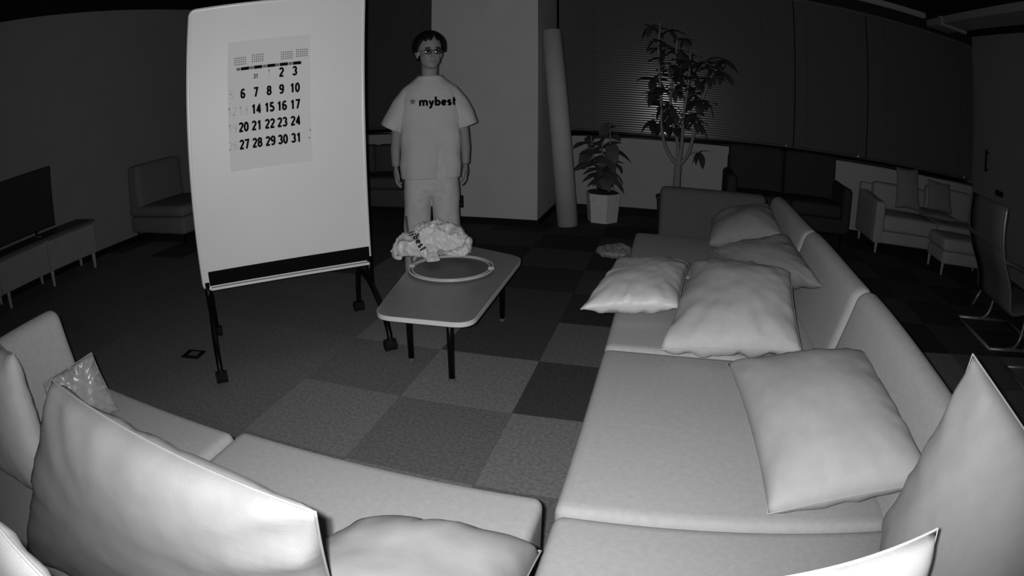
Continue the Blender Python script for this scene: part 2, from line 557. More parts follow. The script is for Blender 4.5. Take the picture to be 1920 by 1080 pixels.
# ------------------------------------------------------------------ the modular sofa
SEAT = 0.42
def sofa_module(label, x0, x1, y0, y1, backs, cat='sofa'):
    """backs: which sides carry a backrest: R (x+), L (x-), N (y-), F (y+)"""
    cx, cyy = (x0 + x1) / 2, (y0 + y1) / 2
    t = thing('sofa_module', label, cat, (cx, cyy, 0), group='modular sofa units')
    hx, hy = (x1 - x0) / 2, (y1 - y0) / 2
    g = .004
    bx0, bx1, by0, by1 = -hx + g, hx - g, -hy + g, hy - g
    obj('base', rbox(bx0 + .012, bx1 - .012, by0 + .012, by1 - .012, .045, .235, r=.03, n=8), M_SOFA, t, True)
    sx0 = bx0 + (.12 if 'L' in backs else 0)
    sx1 = bx1 - (.12 if 'R' in backs else 0)
    sy0 = by0 + (.12 if 'N' in backs else 0)
    sy1 = by1 - (.12 if 'F' in backs else 0)
    obj('seat_cushion', rbox(sx0, sx1, sy0, sy1, .225, SEAT - .004, r=.026, n=12, crown=.006), M_SOFA, t, True)
    def back(side):
        # sheared slab, a slim rounded top
        if side in 'RL':
            sg = 1 if side == 'R' else -1
            def fn(p):
                s = (p.z - .2) / .5
                return Vector((p.x + sg * (.135 * s - .077), p.y, p.z + .004 * math.sin(p.y * 5)))
            a, b = (bx1 - .115, bx1 - .030) if side == 'R' else (bx0 + .030, bx0 + .115)
            yy0, yy1 = by0, by1
            if side == 'L':
                yy1 -= .06
            return rbox(a, b, yy0, yy1, .2, .70, r=.04, n=12, fn=fn)
        sg = 1 if side == 'F' else -1
        def fn(p):
            s = (p.z - .2) / .5
            return Vector((p.x, p.y + sg * (.135 * s - .077), p.z))
        a, b = (by1 - .115, by1 - .030) if side == 'F' else (by0 + .030, by0 + .115)
        xx1 = bx1 - (.1 if 'R' in backs else 0)
        xx0 = bx0 + (.1 if 'L' in backs else 0)
        if side == 'F':
            xx0 += .14
        return rbox(xx0, xx1, a, b, .2, .70, r=.04, n=12, fn=fn)
    for s in backs:
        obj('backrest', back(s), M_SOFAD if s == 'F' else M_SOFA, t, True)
    for qx in (-1, 1):
        for qy in (-1, 1):
            obj('foot', T([(qx * (hx - .08), qy * (hy - .08), 0), (qx * (hx - .08), qy * (hy - .08), .05)], .02, 10), M_BLK, t)
    return t
X0S = -0.17
XB = 0.765
sofa_module('corner sofa unit with low backs at the far left of the near row', -1.91, -1.04, .055, .98, 'NL')
sofa_module('sofa unit in the near row between left corner unit and right corner unit', -1.04, -.188, .055, 1.005, 'N')
sofa_module('corner sofa unit nearest the lens where the two sofa rows meet', -.165, XB, .055, .955, 'RN')
sofa_module('nearest unit of the right sofa row, large pillow lying on it', X0S, XB, .955, 1.825, 'R')
sofa_module('middle unit of the right sofa row with pillow overhanging its seat', X0S, XB, 1.825, 2.69, 'R')
sofa_module('far end sofa unit with a backrest across its end, before the tall plant', X0S, XB, 2.69, 3.665, 'RF')

# ------------------------------------------------------------------ pillows
def pillow(label, cs, thick, m=M_PIL, pinch=.07, seed=0, n=30, wr=.006, group='loose sofa pillows', power=.47, flop=0.0):
    C4 = [Vector(c) for c in cs]       # corners in order round the pillow
    cen = sum(C4, Vector()) / 4
    nrm = ((C4[2] - C4[0]).cross(C4[3] - C4[1])).normalized()
    if nrm.z < 0:
        nrm = -nrm
    t = thing('pillow', label, 'pillow', cen, group=group)
    rr = random.Random(seed)
    sv = Vector((seed * 3.1, seed * 1.7, seed * .9))
    def pos(u, v):
        uu = u * (1 - pinch * (1 - v * v)) 
        vv = v * (1 - pinch * (1 - u * u))
        a, b = (uu + 1) / 2, (vv + 1) / 2
        p = C4[0] * (1 - a) * (1 - b) + C4[1] * a * (1 - b) + C4[2] * a * b + C4[3] * (1 - a) * b
        return p - cen
    def hgt(u, v):
        e = max(0, 1 - abs(u) ** 2.4) ** power * max(0, 1 - abs(v) ** 2.4) ** power
        return e
    bm = bmesh.new()
    grids = []
    for side in (1, -1):
        g = []
        for i in range(n + 1):
            row = []
            for j in range(n + 1):
                if side < 0 and (i in (0, n) or j in (0, n)):
                    row.append(grids[0][i][j])
                    continue
                # finer near the rim
                u = math.sin((i / n - .5) * PI) * .35 + (i / n - .5) * 2 * .65
                v = math.sin((j / n - .5) * PI) * .35 + (j / n - .5) * 2 * .65
                p = pos(u, v)
                e = hgt(u, v)
                rim = max(abs(u), abs(v))
                q = Vector((u * 1.2, v * 1.2, side * .5)) + sv
                wv = noise.noise(q * 1.3) * .12
                # radial creases running in from the corners and edges
                ang = math.atan2(v, u)
                cr = noise.noise(Vector((math.cos(ang) * 5, math.sin(ang) * 5, seed + side)) ) * wr * 2.2 * (rim ** 3) * (1 if rim < .97 else .4)
                cr += noise.noise(q * 5) * wr * .35
                off = side * (thick / 2 * e * (1 + wv)) + side * cr * min(1, e * 4)
                drop = Vector((0, 0, -flop * rim ** 4))
                row.append(bm.verts.new(p + nrm * off + drop))
            g.append(row)
        grids.append(g)
        for i in range(n):
            for j in range(n):
                f = (g[i][j], g[i + 1][j], g[i + 1][j + 1], g[i][j + 1])
                bm.faces.new(f if side > 0 else f[::-1])
    g = grids[0]
    rim = [g[i][0].co.copy() for i in range(n)] + [g[n][j].co.copy() for j in range(n)] + [g[n - i][n].co.copy() for i in range(n)] + [g[0][n - j].co.copy() for j in range(n)]
    obj('cover', bm, m, t, True)
    obj('seam', T(rim + [rim[0]], .0020, 6, cap=False), m, t, True)
    return t

pillow('large square pillow lying nearest on the right sofa row', [(.241, 1.648, .475), (.66, 1.54, .60), (.675, .90, .58), (.297, .944, .465)], .19, seed=1, pinch=.05)
pillow('square pillow with creased right side, second nearest on right sofa row', [(.024, 1.69, .485), (.150, 2.46, .56), (.53, 2.18, .63), (.485, 1.66, .53)], .19, seed=2, wr=.012, pinch=.04)
pillow('pillow slumped against the right backrest behind the creased pillow', [(.249, 2.775, .53), (.60, 2.62, .68), (.635, 2.04, .63), (.42, 2.42, .50)], .15, m=M_PIL2, pinch=.03, seed=3, wr=.010)
pillow('farthest pillow on the right sofa row, leaning in its far corner', [(.293, 3.42, .55), (.64, 3.36, .68), (.655, 2.93, .60), (.255, 3.03, .50)], .19, m=M_PIL2, pinch=.03, seed=4)
pillow('satin pillow jutting over the inner edge of the right sofa row', [(-.275, 1.984, .482), (-.201, 2.585, .50), (.145, 2.65, .50), (.085, 2.04, .50)], .145, m=M_PILSHINE, seed=5, wr=.012, pinch=.06)
pillow('upright pillow at the right frame edge against the corner backrest', [(.615, .845, .90), (.645, .30, .88), (.46, .30, .47), (.575, .90, .47)], .15, seed=6, pinch=.05)
pillow('brightest pillow at the bottom edge, right of centre, close to the lens', [(.385, .455, .84), (-.06, .373, .831), (-.04, .19, .47), (.43, .22, .47)], .13, m=M_PIL3, seed=7, wr=.008)
pillow('pillow lying on the near sofa row at bottom centre', [(-.143, .728, .51), (-.45, .665, .525), (-.54, .30, .56), (-.14, .30, .585)], .23, m=M_PIL2B, seed=8, pinch=.05, power=.42)
pillow('largest pillow standing at lower left, close to the lens', [(-.95, .405, .86), (-.305, .365, .86), (-.37, .45, .47), (-1.18, .20, .45)], .15, m=M_PIL2, seed=9, pinch=.03, wr=.010)
pillow('pillow at the left frame edge beside the largest standing pillow', [(-1.74, .52, .80), (-1.37, .48, .80), (-1.14, .39, .47), (-1.70, .30, .47)], .14, seed=10)
M_WRAP = mat('plastic_wrapped_cloth', 0.30, 0.3, 0.6, bump=0.3, bscale=60)
p11 = pillow('flat pillow in wrinkled plastic cover behind the largest standing pillow', [(-1.60, .64, .60), (-1.535, .845, .625), (-1.47, .86, .435), (-1.54, .60, .435)], .07, m=M_WRAP, seed=12, wr=.02, pinch=.04)

pillow('added white pillow behind the near backrest, filling the bottom left corner', [(-.75, .062, 1.0), (-.27, .060, 1.0), (-.29, -.11, .62), (-.75, -.11, .62)], .09, m=M_PIL3, seed=14, pinch=.03)  # invented pillow close to the LEDs, added to make this corner bright

# ------------------------------------------------------------------ mobile whiteboard with calendar
WA = Vector((-2.121, 2.006, 0))
WU = Vector((.72046579, .69349048, 0))
wrot = math.atan2(WU.y, WU.x)
wb = thing('whiteboard', 'white mobile board on black castered legs, calendar pinned to it', 'whiteboard', WA, wrot)
U0, U1, Z0, Z1 = -.02, .897, .38, 1.80
# local frame: x along the board, -y towards the room
def board_ring(u0, u1, z0, z1, r, n=6):
    return round_poly([(u0, z0), (u1, z0), (u1, z1), (u0, z1)], r, n)
def vert_prism(pts, y0, y1):
    bm = prism(pts, y0, y1)
    for v in bm.verts:
        v.co = Vector((v.co.x, v.co.z, v.co.y))
    return bm
obj('panel', vert_prism(board_ring(U0 + .006, U1 - .006, Z0 + .006, Z1 - .006, .028), -.010, .012), M_BOARD, wb)
ring = board_ring(U0 + .006, U1 - .006, Z0 + .006, Z1 - .006, .03)
fr = obj('frame', T([(x, 0, z) for x, z in ring] + [(ring[0][0], 0, ring[0][1])], .0135, 8, cap=False), M_FRAME, wb, True)
obj('bottom_strip', B(U0 + .035, U1 - .006, -.0155, -.0095, .400, .474, bev=.003), M_INK, wb)
obj('tray_lip', B(U0 + .04, U1 - .015, -.045, -.012, .383, .396, bev=.004), M_FRAME, wb)
def leg_frame(x):
    t = obj('leg_frame', T(curve_pts([(x, .318, .05), (x, .305, .16), (x, .26, .265), (x, .14, .285), (x, .0, .27), (x, -.14, .215), (x, -.235, .16), (x, -.285, .10), (x, -.305, .05)], 5), .0145, 10), M_BLK, wb, True)
    obj('post', T([(x, .0, .27), (x, .0, .42)], .017, 12), M_BLK, wb, True)
    obj('upright', B(x - .018, x + .018, .012, .035, .36, 1.70), M_BLK, wb)
    for yy in (.318, -.305):
        c = obj('caster', T([(x - .030, yy + .01, .030), (x - .008, yy + .01, .030)], .030, 16), M_RUB, wb)
        obj('wheel', T([(x + .008, yy + .01, .030), (x + .030, yy + .01, .030)], .030, 16), M_RUB, c)
        obj('hood', ellip(bmesh.new(), (x, yy + .008, .036), (.027, .034, .033)), M_RUB, c, True)
leg_frame(.0)
leg_frame(.888)
# calendar sheet
cal = thing('calendar', 'large one-month paper calendar hanging on the whiteboard', 'calendar')
cal.location = WA + Vector((0, 0, 0))
cal.rotation_euler = (0, 0, wrot)
yp = -.0115
obj('sheet', B(.192, .618, yp - .0008, yp, .952, 1.585), M_PAPER, cal)
obj('header_sheet', B(.192, .618, yp - .0018, yp - .0008, 1.455, 1.60), M_PAPER, cal)
def on_board(bm, u, z, y=None):
    y = yp - .0024 if y is None else y
    for v in bm.verts:
        v.co = Vector((u + v.co.x, y + v.co.z * .1, z + v.co.y))
    return bm
colu = [.213, .271, .338, .406, .470, .538, .597]
rowz = [1.418, 1.332, 1.248, 1.166, 1.080]
nums = {0: {3: ('1', 1), 4: ('2', 0), 5: ('3', 0)},
        1: {0: ('5', 1), 1: ('6', 0), 2: ('7', 0), 3: ('8', 0), 4: ('9', 0), 5: ('10', 0)},
        2: {0: ('12', 1), 1: ('13', 1), 2: ('14', 0), 3: ('15', 0), 4: ('16', 0), 5: ('17', 0)},
        3: {0: ('19', 1), 1: ('20', 0), 2: ('21', 0), 3: ('22', 0), 4: ('23', 0), 5: ('24', 0)},
        4: {0: ('26', 1), 1: ('27', 0), 2: ('28', 0), 3: ('29', 0), 4: ('30', 0), 5: ('31', 0)}}
for r_, row in nums.items():
    for c_, (s, faint) in row.items():
        obj('number', on_board(stroke_text(s, .047, t=.215), colu[c_], rowz[r_]), M_INKF if faint else M_INK, cal)
obj('number', on_board(stroke_text('31', .022, t=.19), colu[2], 1.412), M_INK, cal)
for c_ in range(1, 6):
    obj('weekday_bar', on_board(prism([(-.021, -.008), (.021, -.008), (.021, .008), (-.021, .008)], 0, .001), (colu[c_] + colu[c_] ) / 2 - .0 + .012, 1.4570), M_INK, cal)
    obj('weekday_mark', on_board(prism([(-.011, -.007), (.011, -.007), (.011, .007), (-.011, .007)], 0, .001), colu[c_] - .022, 1.4570), M_INKG, cal)
for k, (u0, z0) in enumerate(((.228, 1.478), (.318, 1.484), (.468, 1.482), (.545, 1.488))):
    bm = bmesh.new()
    for a in range(6):
        for b in range(4):
            box(bm, u0 + a * .0105, u0 + a * .0105 + .006, yp - .0026, yp - .0019, z0 + b * .011, z0 + b * .011 + .006)
    mc = obj('small_month_print', bm, M_INKG, cal)
    mc['kind'] = 'stuff'
for u, z in ((.606, 1.072), (.612, 1.11)):
    obj('pin_mark', on_board(prism([(.004 * math.cos(a), .004 * math.sin(a)) for a in [k * PI / 4 for k in range(8)]], 0, .001), u, z), M_INKG, cal)

# ------------------------------------------------------------------ low table, tray, bag
tb = thing('low_table', 'low trapezoid table with pale edge on thin black legs', 'table', (-.98, 2.6, 0))
out = round_poly([(-1.125, 1.985), (-.700, 2.005), (-.728, 2.955), (-1.36, 3.22)], .085, 8)
obj('table_top', prism([(x * .99 + .98 - .0102, y * .997 - 2.6 + .0078) for x, y in out], .362, .3702), M_TOP, tb)
obj('edge_band', prism([(x + .98, y - 2.6) for x, y in out], .349, .3692), M_EDGE, tb)
LEGS = ((-.866, 2.196), (-1.128, 2.336), (-.845, 2.947), (-1.20, 3.05))
for x, y in LEGS:
    lg = obj('leg', T([(x + .98, y - 2.6, .012), (x + .98, y - 2.6, .352)], .0145, 12), M_BLK, tb, True)
    obj('foot_cap', T([(x + .98, y - 2.6, 0), (x + .98, y - 2.6, .014)], .017, 12), M_OUT, lg)
obj('under_frame', T([(LEGS[0][0] + .98, LEGS[0][1] - 2.6, .34), (LEGS[2][0] + .98, LEGS[2][1] - 2.6, .34)], .010, 8), M_BLK, tb)
obj('under_frame', T([(LEGS[1][0] + .98, LEGS[1][1] - 2.6, .34), (LEGS[3][0] + .98, LEGS[3][1] - 2.6, .34)], .010, 8), M_BLK, tb)
ty_ = thing('round_tray', 'round dark tray with a pale double rim on the low table', 'tray', (-1.022, 2.645, .3705))
obj('disc', lathe([(.0, .001), (.195, .001), (.197, .006), (.0, .006)][0:1] and [(.001, .001), (.197, .001), (.197, .006), (.001, .006)], 48), M_TRAYD, ty_)
def ringtube(r, z, rad):
    return T([(r * math.cos(2 * PI * k / 64), r * math.sin(2 * PI * k / 64), z) for k in range(65)], rad, 8, cap=False)
obj('outer_rim', ringtube(.2125, .012, .0055), M_TRAYR, ty_, True)
obj('inner_rim', ringtube(.1945, .012, .0045), M_TRAYR, ty_, True)
obj('rim_channel', lathe([(.193, .002), (.212, .002), (.212, .007), (.193, .007)], 48), M_OUT, ty_)
for a in (8, 188):
    c = B(.188, .219, -.014, .014, .006, .024, bev=.004)
    bmesh.ops.rotate(c, verts=c.verts, cent=(0, 0, 0), matrix=Matrix.Rotation(R(a), 3, 'Z'))
    obj('clip', c, M_TRAYR, ty_)
# crumpled shopping bag lying on the tray
bg = thing('plastic_bag', 'crumpled white plastic bag with black lettering on the round tray', 'bag', (-1.19, 2.80, .385))
bm = bmesh.new()
ellip(bm, (-.085, -.02, .065), (.135, .10, .068), Matrix.Rotation(R(-14), 3, 'Y'))
ellip(bm, (.015, .0, .105), (.120, .10, .085))
ellip(bm, (.105, .02, .085), (.105, .095, .082), Matrix.Rotation(R(10), 3, 'Y'))
ellip(bm, (.165, .02, .045), (.055, .06, .045))
ellip(bm, (-.19, -.01, .030), (.045, .055, .030))
ellip(bm, (.03, -.075, .055), (.045, .04, .05))
me = voxel(bm, .004, 5)
def crumple(p, n):
    w1 = p + Vector((noise.noise(p * 9), noise.noise(p * 9 + Vector((5, 2, 1))), noise.noise(p * 9 + Vector((1, 8, 3))))) * .03
    r1 = abs(noise.noise(w1 * 13 + Vector((3, 1, 7))))
    r2 = abs(noise.noise(Vector((w1.x * 34 + w1.z * 16, w1.y * 20, w1.z * 22))))
    r3 = abs(noise.noise(w1 * 60))
    q = p + n * (.014 - r1 * .050 + .006 - r2 * .022 - r3 * .007)
    q.z = max(q.z, .022)
    return q
displace(me, crumple)
body = link('bag_body', me, M_BAG, bg, True)
bag_bvh = bvh_of(me)
# knotted handle hanging on to the tray
bm = bmesh.new()
tube(bm, curve_pts([(.045, -.085, .075), (.055, -.115, .045), (.062, -.14, .022), (.075, -.155, .014)], 4), [.022] * 4 + [.026] * 4 + [.030] * 4 + [.012], 12)
ellip(bm, (.062, -.135, .026), (.036, .026, .022))
me = voxel(bm, .006, 2)
displace(me, lambda p, n: Vector((0, 0, 0)) + Vector((p + n * noise.noise(p * 40) * .010)[:2] + (max(.022, (p + n * noise.noise(p * 40) * .010).z),)))
link('handle', me, M_BAG, bg, True)
bm = T(curve_pts([(-.20, -.03, .035), (-.195, -.07, .02), (-.165, -.10, .012), (-.13, -.10, .010)], 4), [.012] * 12 + [.006], 8)
obj('handle', bm, M_BAG, bg, True)
# lettering pressed on the bag, running down its front
def press(bm, bvh, origin, direction, ux, uz, off):
    drop = []
    for v in bm.verts:
        o = Vector(origin) + Vector(ux) * v.co.x + Vector(uz) * v.co.y
        hit, nr, _, _ = bvh.ray_cast(o, Vector(direction).normalized())
        if hit is None:
            drop.append(v)
        else:
            v.co = hit - Vector(direction).normalized() * off
    bmesh.ops.delete(bm, geom=drop, context='VERTS')
    return bm
dvec = Vector((-.39, .87, -.32)).normalized()
uxv = Vector((.40, .12, -.90)).normalized()
uxv = (uxv - dvec * uxv.dot(dvec)).normalized()
uzv = uxv.cross(dvec)
if uzv.x < 0:
    uzv = -uzv
tm = stroke_text('mybest', .042, t=.17)
obj('lettering', press(tm, bag_bvh, Vector((-.068, -.03, .106)) - dvec * .4, dvec, uxv, uzv, .0022), M_INK, bg)

# ------------------------------------------------------------------ person
PP = Vector((-1.52, 3.60, 0))
pr = thing('person', 'person in white T-shirt, pale trousers and glasses standing behind the low table', 'person', PP, math.atan2(1.52, 3.60))
HY = R(14)          # head turned to his left
def chain(bm, pts, rad, seg=14, ry=1.0):
    return tube(bm, pts, rad, seg, ry=ry)
body_bm = bmesh.new()
# legs, pelvis, trunk (mostly under the clothes)
for s in (-1, 1):
    chain(body_bm, [(s * .095, .0, .80), (s * .098, .0, .62), (s * .100, .005, .43), (s * .100, .02, .28), (s * .100, .025, .09)], [.075, .068, .050, .048, .034])
    ellip(body_bm, (s * .105, -.045, .045), (.040, .115, .040))
ellip(body_bm, (0, .0, .80), (.150, .095, .12))
ellip(body_bm, (0, .0, 1.02), (.140, .088, .20))
ellip(body_bm, (0, .005, 1.22), (.155, .092, .13))
chain(body_bm, [(0, .012, 1.28), (0, .006, 1.36), (0, -.002, 1.47)], [.062, .054, .054], 18)
for s in (-1, 1):
    ellip(body_bm, (s * .112, .005, 1.255), (.045, .05, .04))
    chain(body_bm, [(s * .125, .005, 1.245), (s * .185, .008, 1.14), (s * .222, .012, 1.00), (s * .233, -.006, .88), (s * .232, -.022, .775)], [.046, .042, .036, .033, .025])
    # hand: palm, four fingers, thumb; relaxed curl
    hx, hy = s * .232, -.026
    chain(body_bm, [(hx, hy, .785), (hx - s * .001, hy - .006, .745), (hx - s * .004, hy - .012, .700)], [.023, .031, .032], 12, ry=.55) if False else None
    ellip(body_bm, (hx - s * .002, hy - .010, .735), (.018, .038, .050))
    for k, (dy, ln) in enumerate(((-.030, .062), (-.010, .072), (.010, .067), (.028, .052))):
        p0 = Vector((hx - s * .002, hy - .010 + dy, .705))
        p1 = p0 + Vector((-s * .004, dy * .12, -ln * .50))
        p2 = p1 + Vector((-s * .014, 0, -ln * .34))
        p3 = p2 + Vector((-s * .018, 0, -ln * .14))
        chain(body_bm, [p0, p1, p2, p3], [.0098, .0092, .0085, .0070], 8)
    p0 = Vector((hx - s * .008, hy - .038, .748))
    chain(body_bm, [p0, p0 + Vector((-s * .008, -.016, -.026)), p0 + Vector((-s * .012, -.018, -.050)), p0 + Vector((-s * .016, -.012, -.066))], [.0125, .0115, .0100, .0080], 8)
# head, built facing -y and turned
HC = Vector((0, -.012, 1.535))
Rh = Matrix.Rotation(HY, 3, 'Z')
head = bmesh.new()
ellip(head, (0, .012, .035), (.080, .095, .092), u=28, v=20)          # skull
ellip(head, (0, -.022, -.035), (.068, .066, .082), u=24, v=16)        # face
ellip(head, (0, -.034, -.080), (.048, .046, .038))                    # jaw and chin
ellip(head, (0, -.066, -.098), (.018, .016, .015))
ellip(head, (0, -.074, .020), (.050, .012, .012))                     # brow
tube(head, [(0, -.082, .012), (0, -.095, -.018), (0, -.100, -.034)], [.007, .010, .0125], 10)
for s in (-1, 1):
    ellip(head, (s * .010, -.090, -.038), (.008, .009, .007))
    ellip(head, (s * .036, -.066, -.020), (.020, .014, .016))
    ellip(head, (s * .081, .012, -.012), (.009, .018, .030), Matrix.Rotation(s * R(-18), 3, 'Z'))
    ellip(head, (s * .087, .018, .000), (.007, .017, .022), Matrix.Rotation(s * R(-22), 3, 'Z'))
ellip(head, (0, -.082, -.060), (.021, .010, .006))
ellip(head, (0, -.081, -.070), (.018, .010, .006))
for v in head.verts:
    v.co = HC + Rh @ v.co
tmpm = bpy.data.meshes.new('h')
head.to_mesh(tmpm)
head.free()
body_bm.from_mesh(tmpm)
bpy.data.meshes.remove(tmpm)
bme = voxel(body_bm, .0042, 3)
link('body', bme, M_SKIN, pr, True)
def inhead(bm):
    for v in bm.verts:
        v.co = HC + Rh @ v.co
    return bm
for s in (-1, 1):
    obj('eye', inhead(ellip(bmesh.new(), (s * .031, -.081, .004), (.013, .006, .0055))), M_EYE, pr, True)
    obj('eyebrow', inhead(ellip(bmesh.new(), (s * .033, -.085, .026), (.020, .005, .0035), Matrix.Rotation(s * R(8), 3, 'Y'))), M_HAIR, pr, True)
obj('mouth', inhead(ellip(bmesh.new(), (0, -.0885, -.065), (.021, .006, .0042))), M_SKIND, pr, True)
# hair: short crop with a parted fringe
hb = bmesh.new()
NA, NE = 72, 26
rings = []
for e in range(NE + 1):
    row = []
    for a in range(NA):
        az = 2 * PI * a / NA                     # 0 = face (-y), pi = back
        f = (1 + math.cos(az)) / 2               # 1 at the face
        # lower limit of the hair (elevation angle)
        side = math.exp(-((abs(math.sin(az)) - 1) / .35) ** 2)
        d = abs(((az + PI) % (2 * PI)) - PI)
        if d < .75:
            low = R(27) + R(9) * noise.noise(Vector((az * 4.5 if az < PI else (az - 2 * PI) * 4.5, 3, 0)))
            part = ((az + PI) % (2 * PI)) - PI
            low += R(24) * math.exp(-((part - .12) / .13) ** 2)
        elif d < 1.35:
            low = R(27) - (d - .75) / .6 * R(42)
        elif d < 1.75:
            low = R(-4)
        else:
            low = R(-4) - min(1, (d - 1.75) / .5) * R(34)
        low += R(3) * noise.noise(Vector((a * .9, 0, 5)))
        el = low + (PI / 2 - low) * e / NE
        dx, dy, dz = math.sin(az) * math.cos(el), -math.cos(az) * math.cos(el), math.sin(el)
        st = noise.noise(Vector((az * 9 if az < PI else (az - 2 * PI) * 9, el * 2, 1))) * .004
        k = (1.0 + .02 * math.sin(az * 3)) * (1 - .16 * max(0, R(25) - el))
        row.append(hb.verts.new(Vector((dx * (.100 + st) * k, .010 + dy * (.112 + st), .024 + dz * (.114 + st)))))
    rings.append(row)
for e in range(NE):
    for a in range(NA):
        if e == NE - 1 and False:
            continue
        hb.faces.new((rings[e][a], rings[e][(a + 1) % NA], rings[e + 1][(a + 1) % NA], rings[e + 1][a]))
bmesh.ops.remove_doubles(hb, verts=hb.verts, dist=1e-5)
hair = obj('hair', inhead(hb), M_HAIR, pr, True)
sol = hair.modifiers.new('thick', 'SOLIDIFY')
sol.thickness = .016
sol.offset = -1
# spectacles
gl = thing('spectacles', 'x', 'x')
for key in ('label', 'category'):
    del gl[key]
gl.parent = pr
gm = Matrix.Translation(HC) @ Rh.to_4x4()
def ing(bm):
    return inhead(bm)
for s in (-1, 1):
    cx_ = s * .0335
    pts = [(cx_ + .0245 * math.cos(2 * PI * k / 28), -.098 + .10 * (abs(cx_ + .0245 * math.cos(2 * PI * k / 28)) - .01) ** 2 * 6, .000 + .0205 * math.sin(2 * PI * k / 28)) for k in range(29)]
    obj('rim', ing(T(pts, .0018, 6, cap=False)), M_SPEC, gl, True)
    lb = bmesh.new()
    ctr = lb.verts.new((cx_, -.1012, .0))
    prev = None
    nr = 5
    rows = []
    for i in range(1, nr + 1):
        q = i / nr
        rows.append([lb.verts.new((cx_ + .0235 * q * math.cos(2 * PI * k / 24), -.1012 + .0040 * q * q, .0195 * q * math.sin(2 * PI * k / 24))) for k in range(24)])
    for k in range(24):
        lb.faces.new((ctr, rows[0][k], rows[0][(k + 1) % 24]))
    for i in range(nr - 1):
        for k in range(24):
            lb.faces.new((rows[i][k], rows[i + 1][k], rows[i + 1][(k + 1) % 24], rows[i][(k + 1) % 24]))
    obj('lens', ing(lb), M_LENS, gl, True)
    obj('temple', ing(T([(s * .058, -.094, .006), (s * .080, -.06, .006), (s * .087, .0, .006), (s * .086, .028, -.010)], .0018, 6)), M_SPEC, gl, True)
obj('bridge', ing(T(curve_pts([(-.010, -.099, .004), (0, -.104, .008), (.010, -.099, .004)], 4), .0016, 6)), M_SPEC, gl, True)
# T-shirt
def loft(secs, seg=40, fold=0.0, seed=0):
    """secs: (z, cx, cy, rx, ry, power)"""
    bm = bmesh.new()
    rings = []
    for (z, cx, cyy, rx, ry, pw) in secs:
        ring = []
        for k in range(seg):
            a = 2 * PI * k / seg
            c, s = math.cos(a), math.sin(a)
            x = math.copysign(abs(c) ** pw, c) * rx
            y = math.copysign(abs(s) ** pw, s) * ry
            ring.append(bm.verts.new((cx + x, cyy + y, z)))
        rings.append(ring)
    for i in range(len(rings) - 1):
        for k in range(seg):
            bm.faces.new((rings[i][k], rings[i][(k + 1) % seg], rings[i + 1][(k + 1) % seg], rings[i + 1][k]))
    bm.faces.new(rings[0][::-1])
    bm.faces.new(rings[-1])
    return bm
def addto(dst, src):
    m_ = bpy.data.meshes.new('q')
    src.to_mesh(m_)
    src.free()
    dst.from_mesh(m_)
    bpy.data.meshes.remove(m_)
sh = bmesh.new()
addto(sh, loft([(.690, 0, .0, .204, .125, .75), (.80, 0, .0, .203, .122, .75), (.95, 0, .0, .199, .118, .75), (1.10, 0, .0, .196, .116, .75), (1.21, 0, .0, .190, .112, .8), (1.27, 0, .005, .178, .098, .86), (1.312, 0, .008, .158, .084, .92), (1.345, 0, .008, .112, .070, 1), (1.375, 0, .008, .078, .062, 1)]))
for s in (-1, 1):
    tube(sh, [(s * .085, .005, 1.295), (s * .130, .005, 1.262), (s * .185, .005, 1.180), (s * .225, .005, 1.105), (s * .266 if s < 0 else s * .250, .005, 1.030)], [.050, .062, .074, .076, .076], 24, ry=.95)
sme = voxel(sh, .0055, 7)
def shirt_folds(p, n):
    lowf = max(0, min(1, (1.20 - p.z) / .35))
    fr_ = noise.noise(Vector((p.x * 11, p.y * 6 + 4, p.z * 1.6)))
    dg = noise.noise(Vector((p.x * 16 + p.z * 12 * (1 if p.x > 0 else -1), p.y * 6, p.z * 4)))
    arm = 1 if abs(p.x) > .17 else .35
    q = p + Vector((n.x, n.y, 0)) * (fr_ * .013 * lowf + dg * .007 * arm)
    # long vertical fold on his left front
    if p.y < 0:
        q.y += .030 * math.exp(-((p.x - .075 + (1.0 - p.z) * .02) / .034) ** 2) * max(0, min(1, (1.05 - p.z) / .3))
    return q
displace(sme, shirt_folds)
link('t_shirt', sme, M_SHIRT, pr, True)
shirt_bvh = bvh_of(sme)
collar = [(.074 * math.cos(a), .010 + .062 * math.sin(a), 1.372 - .012 * max(0, -math.sin(a))) for a in [2 * PI * k / 32 for k in range(33)]]
obj('collar', T(collar, .0085, 8, cap=False), M_SHIRT, pr, True)
tm = stroke_text('mybest', .063, t=.23)
obj('shirt_lettering', press(tm, shirt_bvh, (.052, -.6, 1.205), (0, 1, 0), (1, 0, 0), (0, 0, 1), .0022), M_INK, pr)
stp = []
for k in range(10):
    rr_ = .024 if k % 2 == 0 else .0115
    stp.append((rr_ * math.sin(k * PI / 5), rr_ * math.cos(k * PI / 5)))
sb = bmesh.new()
cv = sb.verts.new((0, 0, 0))
vs = [sb.verts.new((x, y, 0)) for x, y in stp]
for k in range(10):
    sb.faces.new((cv, vs[k], vs[(k + 1) % 10]))
bmesh.ops.subdivide_edges(sb, edges=sb.edges[:], cuts=2)
obj('shirt_star', press(sb, shirt_bvh, (-.110, -.6, 1.205), (0, 1, 0), (1, 0, 0), (0, 0, 1), .0022), M_INKG, pr)
